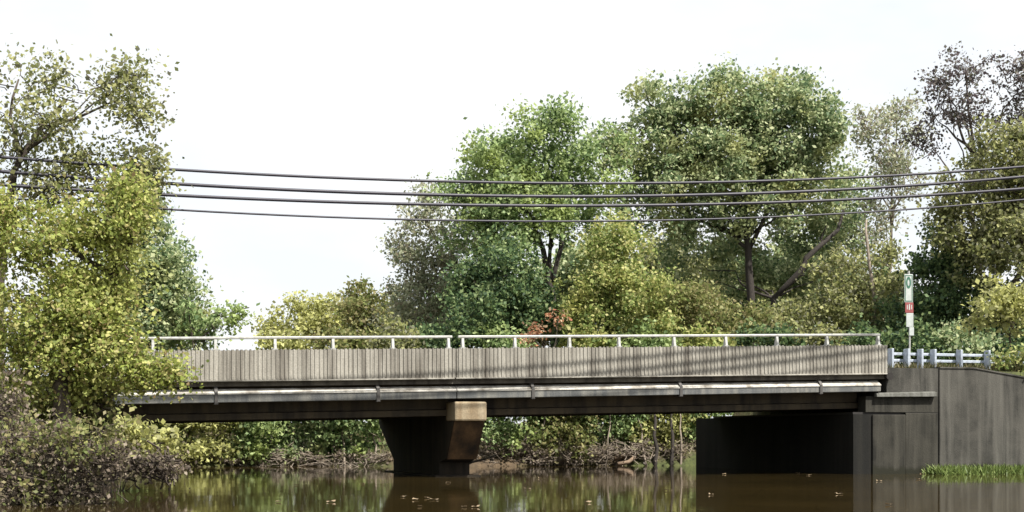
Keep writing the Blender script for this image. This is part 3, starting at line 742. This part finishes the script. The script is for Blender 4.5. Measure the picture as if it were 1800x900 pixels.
plant('shrub', 'light yellow green shrub behind the guard rail at the right edge', 'shrub', 51,
      [(1750, 530, 40, 34), (1785, 515, 34, 32), (1800, 560, 46, 38), (1730, 565, 24, 20, 0.5)], M['l_pale'], 420, 0.17, base=1775, tr=0.06, clump=0.36, foliage='foliage', trunk='stem')
plant('shrub', 'bright green shrub hanging over the end of the guard rail', 'shrub', 45.6,
      [(1785, 632, 34, 22), (1755, 640, 16, 14, 0.8), (1810, 640, 36, 26)], M['l_bright'], 520, 0.13, base=1790, tr=0.03, clump=0.25, foliage='foliage', trunk='stem', zb=WING_TOP - 0.25)
for x, y, rx, ry, mk_, lab in [
        (500, 596, 40, 22, 'l_pale', 'pale low shrub behind the handrail under the pale thicket'), (590, 600, 50, 24, 'l_autumn', 'olive yellow low shrub behind the handrail left of the pier'),
        (690, 596, 56, 26, 'l_olive', 'olive low shrub behind the handrail under the slim grey green tree'), (790, 598, 56, 26, 'l_dark', 'dark low shrub behind the paired handrail posts'),
        (870, 598, 50, 24, 'l_green', 'green low shrub behind the handrail left of the orange one'), (1040, 598, 60, 24, 'l_bright', 'bright low shrub at the foot of the bright young tree'),
        (1130, 600, 56, 24, 'l_green', 'green low shrub behind the handrail right of the bright young tree'), (1240, 604, 60, 22, 'l_bright', 'yellowish low shrub below the orange tinged shrub'),
        (1350, 600, 60, 26, 'l_dark', 'dark low shrub below the leaning trunk'), (1440, 600, 56, 28, 'l_olive', 'olive low shrub behind the right end of the handrail'),
        (1530, 600, 50, 34, 'l_dark', 'dark low shrub behind the end of the ribbed parapet'), (1610, 612, 50, 34, 'l_dark', 'dark low shrub behind the first guard rail posts'),
        (1690, 610, 50, 36, 'l_mid', 'dull green low shrub behind the middle of the guard rail'), (1765, 606, 46, 34, 'l_dark', 'dark low shrub below the light yellow green shrub')]:
    Y_ = 58 if x < 1500 else 56
    plant('shrub', lab, 'shrub', Y_, [(x, y, rx, ry), (x, y + ry * 1.2, rx, ry), (x + rx * 0.4, y + ry * 0.4, rx * 0.6, ry)], M[mk_], 480, 0.17, base=x, tr=0.05, clump=0.4, foliage='foliage', trunk='stem', nlimb=4, group='undergrowth behind the handrail')
# woods farther back that close the view
for i, (x, y, rx, ry, Y, mk_, lab) in enumerate([
        (1180, 480, 90, 110, 82, 'l_olive', 'far olive tree seen between the young tree and the tall tree'),
        (1290, 500, 90, 100, 84, 'l_dark', 'far dark tree in the gap below the tallest tree'),
        (1400, 480, 100, 110, 86, 'l_mid', 'far grey green tree behind the leaning trunk'),
        (1520, 520, 80, 90, 84, 'l_dark', 'far dark tree behind the last handrail posts'),
        (1040, 480, 90, 110, 80, 'l_mid', 'far green tree behind the forked trunk'),
        (850, 530, 90, 80, 82, 'l_dark', 'far dark tree behind the slim grey green tree'),
        (700, 580, 90, 40, 88, 'l_olive', 'far low olive tree at the left of the woods'),
        (1620, 560, 70, 60, 80, 'l_dark', 'far dark tree behind the road sign'),
        (1300, 560, 130, 70, 92, 'l_mid', 'far low green tree behind the dark far one'),
        (1150, 570, 110, 60, 90, 'l_mid', 'far low green tree behind the olive far one'),
        (960, 540, 80, 90, 84, 'l_olive', 'far olive green tree behind the dark dense tree'),
        (190, 560, 120, 90, 60, 'l_mid', 'far green tree behind the dense left tree')]):
    plant('broadleaf_tree', lab, 'tree', Y, [(x, y, rx * 0.75, ry * 0.7), (x - rx * 0.45, y + ry * 0.3, rx * 0.6, ry * 0.6), (x + rx * 0.45, y + ry * 0.3, rx * 0.6, ry * 0.6)], M[mk_], 330, 0.26, base=x, tr=0.16, group='trees of the far wood', nlimb=4, clump=0.7)

# shrubs and stems on the far bank, seen under the bridge
FB = 'shrubs on the far bank'
bank = [
    (130, 775, 75, 34, 53.5, 'l_pale', 'pale green shrub on the far bank at the left end of the opening'),
    (260, 768, 70, 36, 53, 'l_green', 'green shrub on the far bank under the left girder end'),
    (350, 765, 70, 38, 52.6, 'l_pale', 'yellow green shrub on the far bank under the first duct bracket'),
    (450, 772, 64, 36, 53, 'l_green', 'fresh green shrub on the far bank left of the dull one'),
    (540, 765, 60, 42, 53.4, 'l_mid', 'dull green shrub on the far bank under the left span'),
    (625, 770, 56, 44, 53.2, 'l_green', 'mid green shrub on the far bank touching the pier'),
    (900, 755, 60, 34, 54, 'l_green', 'fresh green shrub on the far bank right of the pier'),
    (985, 752, 60, 34, 54.3, 'l_autumn', 'olive yellow shrub on the far bank in the middle of the right span'),
    (1075, 755, 64, 38, 54.6, 'l_green', 'bushy green shrub on the far bank above the pale log'),
    (1165, 750, 60, 32, 55, 'l_pale', 'yellow green shrub on the far bank next to the abutment'),
    (1235, 745, 50, 34, 55.5, 'l_green', 'green shrub on the far bank partly behind the abutment')]
for x, y, rx, ry, Y, mk_, lab in bank:
    plant('shrub', lab, 'shrub', Y + 2.2, [(x, y + (32 if x < 800 else 20), rx * 1.15, ry * 1.0), (x - rx * 0.5, y - ry * 0.5, rx * 0.7, ry * 0.8), (x + rx * 0.5, y - ry * 0.6, rx * 0.7, ry * 0.8), (x, y - ry * 1.4, rx * 1.2, ry * 1.1, 1.2), (x - rx * 0.7, y - ry * 1.6, rx * 0.7, ry)],
          M[mk_], 520, 0.15, base=x, tr=0.05, clump=0.4, foliage='foliage', trunk='stem', group=FB, nlimb=8, twigs=30, bark='bark_pale')
brush = [
    (330, 808, 80, 16, 51.6, 'dry brown brush at the far waterline under the left girder'),
    (480, 806, 80, 14, 51.6, 'dry brown brush at the far waterline under the left span'),
    (620, 808, 60, 20, 52.0, 'dark brown brush at the far waterline beside the pier'),
    (890, 792, 50, 26, 52.8, 'taller brown thicket on the far bank right of the pier'),
    (975, 795, 60, 24, 53.0, 'brown thicket on the far bank below the middle shrubs'),
    (1075, 792, 60, 26, 53.2, 'brown thicket on the far bank around the pale log'),
    (1170, 792, 54, 26, 53.6, 'brown thicket on the far bank around the dark stems'),
    (1235, 792, 40, 28, 54.0, 'brown thicket on the far bank against the abutment edge'),
    (835, 800, 40, 18, 52.6, 'low brown thicket on the far bank just right of the pier foot')]
for x, y, rx, ry, Y, lab in brush:
    plant('brush', lab, 'shrub', Y + 3.1, [(x, y + 15, rx * 1.3, ry * 0.45, 0.8), (x - rx * 0.5, y + 2, rx * 0.8, ry * 0.9, 0.35), (x + rx * 0.5, y, rx * 0.8, ry * 0.9, 0.35)], M['l_brown'], 300, 0.10, base=x, tr=0.04, clump=0.3,
          foliage='foliage', trunk='stem', group='brown brush on the far bank', nlimb=10, twigs=260, bark='bark_pale', twr=0.8)
stems_ = [(1150, 730, 1153, 832, 4.5, 'bark_dark', 'thick dark stem on the far bank left of the pair near the abutment'),
          (1181, 735, 1180, 832, 4, 'bark_dark', 'thick dark stem on the far bank closest to the abutment'),
          (1075, 735, 1062, 830, 2.0, 'bark_pale', 'slim pale stem on the far bank leaning in the right span'),
          (1120, 750, 1138, 826, 2.2, 'bark_pale', 'pale stem leaning left on the far bank before the dark stems'),
          (960, 745, 1000, 826, 2.0, 'bark_pale', 'long pale stem leaning left across the middle of the right span'),
          (1195, 745, 1196, 830, 2.4, 'bark_pale', 'short pale stem between the dark stem and the abutment'),
          (600, 760, 607, 828, 2.2, 'bark_pale', 'pale stem on the far bank left of the pier'),
          (655, 770, 662, 830, 2.4, 'bark_pale', 'pale stem on the far bank against the pier edge')]
for x0, y0, x1, y1, rp_, bk, lab in stems_:
    Y = 54.8 if x1 < 900 else 56.0
    b = at(x1, y1, Y); g = float(terrain(b.x, b.y)); b.z = min(b.z, g - 0.1)
    t = at(x0, y0 - 30, Y + 0.6)
    ps = [p - b for p in wob_line(b, t, 6, 0.05, np.random.default_rng(int(x0)))]
    o = MB().tube(ps, [rp_ * Y / F * (1 - 0.1 * i) for i in range(7)], 8).build('tree_stem', M[bk], None, True, loc=b)
    tag(o, lab, 'tree stem', 'stems on the far bank')
def log(pts, r0, lab, name='fallen_log', m='log'):
    P = [at(*p) for p in pts]; c = P[0].copy()
    o = MB().tube([p - c for p in P], [r0 * (1 - 0.12 * i) for i in range(len(P))], 9).build(name, M[m], None, True, loc=c)
    tag(o, lab, 'log' if name == 'fallen_log' else 'branch')
log([(1080, 806, 56.1), (1098, 802, 56.2), (1118, 799, 56.4)], 0.09, 'tan fallen log on the far bank in the right span')
log([(1086, 816, 55.6), (1105, 812, 55.8), (1116, 803, 56.1)], 0.085, 'orange brown bent log at the far waterline')
log([(803, 824, 47.8), (830, 812, 48.2), (848, 808, 48.6), (872, 800, 49.2)], 0.05, 'pale fallen branch reaching from the pier foot over the water', 'fallen_branch', 'bark_pale')

# ------------------------------------------------------------------ grass (uncountable)
def grass(name, pts, h, m, lab, lean=0.35, w=0.02):
    r = np.random.default_rng(5)
    n = len(pts); p = np.asarray(pts)
    a = r.uniform(0, 2 * np.pi, n); hh = h * r.uniform(0.25, 1.45, n)
    side = np.stack([np.cos(a), np.sin(a), 0 * a], 1) * w
    ln = np.stack([r.normal(0, lean, n), r.normal(0, lean, n), np.ones(n)], 1) * hh[:, None]
    v = np.stack([p - side, p + side, p + ln * 0.6 + side * 0.7, p + ln, p + ln * 0.6 - side * 0.7], 1).reshape(-1, 3)
    me = bpy.data.meshes.new(name)
    me.from_pydata(v.tolist(), [], (np.arange(5 * n).reshape(n, 5)).tolist()); me.materials.append(m)
    o = bpy.data.objects.new(name, me); COL.objects.link(o); tag(o, lab, kind='stuff')
r = np.random.default_rng(11)
P = []
for i in range(5200):
    u = r.uniform(Ub(1656, -1), Ub(1900, -1)); v = -1.3 + 1.35 * r.random()
    if v < -0.9 - 0.25 * math.sin(u * 3.1) * math.cos(u * 7.7) and r.random() < 0.7: continue
    if math.sin(u * 5.3 + v * 4) * math.sin(u * 2.1 - v * 6) < -0.35 and r.random() < 0.75: continue
    w = b2w(u, v); P.append((w.x, w.y, max(0.0, float(terrain(w.x, w.y))) - 0.02 - 0.09 * r.random()))
grass('grass', P, 0.26, M['grass'], 'bright green water grass at the foot of the wing wall', 0.45, 0.026)
P = []
for i in range(2600):
    u = r.uniform(Ub(1566, 0.8), Ub(1900, 0.8)); v = 0.67 + 1.6 * r.random()
    w = b2w(u, v); P.append((w.x, w.y, float(terrain(w.x, w.y)) - 0.02))
grass('verge_grass', P, 0.24, M['grass_dry'], 'dry yellow grass along the foot of the guard rail', 0.4, 0.022)
P = []
while len(P) < 9000:
    X, Y = r.uniform(-22, 12), r.uniform(53, 64)
    if land(X, Y) > 0.25: P.append((X, Y, float(terrain(X, Y)) - 0.02))
grass('bank_grass', P, 0.3, M['grass_dry'], 'ragged grass on the far bank', 0.6, 0.02)

# ------------------------------------------------------------------ leaves floating on the river
fl = [(582, 883, 'pale leaf afloat alone over the green reflection left of the pier, the largest there'), (738, 891, 'pale leaf afloat below the pier, nearest of the loose pier cluster'),
      (816, 892, 'bright leaf afloat below the bearing block, left of a close pair'), (836, 892, 'bright leaf afloat below the bearing block, right of a close pair'),
      (520, 853, 'small leaf afloat in the far part of the left green reflection'), (637, 851, 'small leaf afloat just left of the pier reflection'),
      (751, 876, 'leaf afloat before the pier, left of two nearly touching leaves'), (763, 879, 'leaf afloat before the pier, right of two nearly touching leaves'),
      (730, 879, 'leaf afloat before the pier, just left of the two touching leaves'), (788, 849, 'leaf afloat close to the foot of the pier'),
      (709, 874, 'leftmost leaf afloat in the loose cluster before the pier'), (489, 883, 'leaf afloat nearest the left bank brush'),
      (1250, 870, 'bright leaf afloat before the abutment, just right of its reflected edge'), (1273, 834, 'leaf afloat near the dark inner face of the abutment'),
      (1175, 863, 'leaf afloat just left of the reflected abutment edge'), (949, 841, 'leaf afloat near the far bank brown thicket, right of the pier'),
      (927, 860, 'leaf afloat between the pier and the middle of the right span'), (1034, 884, 'leaf afloat below the middle of the right span, nearest there'),
      (1475, 869, 'leaf afloat alone before the abutment corner'), (1562, 888, 'bright leaf afloat nearest the camera before the abutment'),
      (1750, 843, 'leaf afloat in front of the bright water grass'), (1622, 833, 'leaf afloat near the wing wall joint, farther of two'),
      (1615, 843, 'leaf afloat near the wing wall joint, nearer of two'), (1642, 824, 'leaf afloat at the left tip of the water grass'),
      (1525, 822, 'leaf afloat right against the abutment front'), (1545, 846, 'dull leaf afloat between abutment front and the nearest bright leaf'),
      (1422, 836, 'leaf afloat in the dark under the abutment, right of two'), (1402, 832, 'leaf afloat in the dark under the abutment, left of two')]
for i, (x, y, lab) in enumerate(fl):
    Y = CH * F / (y - HZ); p = at(x, y, Y)
    s = random.uniform(0.055, 0.085)
    mb = MB(); n = 10
    mb.v.append((0, 0, 0.008))
    for q in range(n):
        a = 2 * math.pi * q / n; rr = s * (1 + 0.25 * math.cos(2 * a) - 0.18 * (q % 2))
        mb.v.append((rr * math.cos(a), rr * 0.9 * math.sin(a), 0.006 + 0.018 * abs(math.cos(a * 1.5 + i)) + 0.016 * (q in (0, 1))))
    mb.f = [(0, 1 + q, 1 + (q + 1) % n) for q in range(n)]
    o = mb.build('floating_leaf', M['litter'], None, loc=(p.x, p.y, 0.002)); o.rotation_euler = (0, 0, random.uniform(0, 6.28))
    tag(o, lab, 'leaf', 'leaves floating on the river')
print('leaves', TOTAL[0])
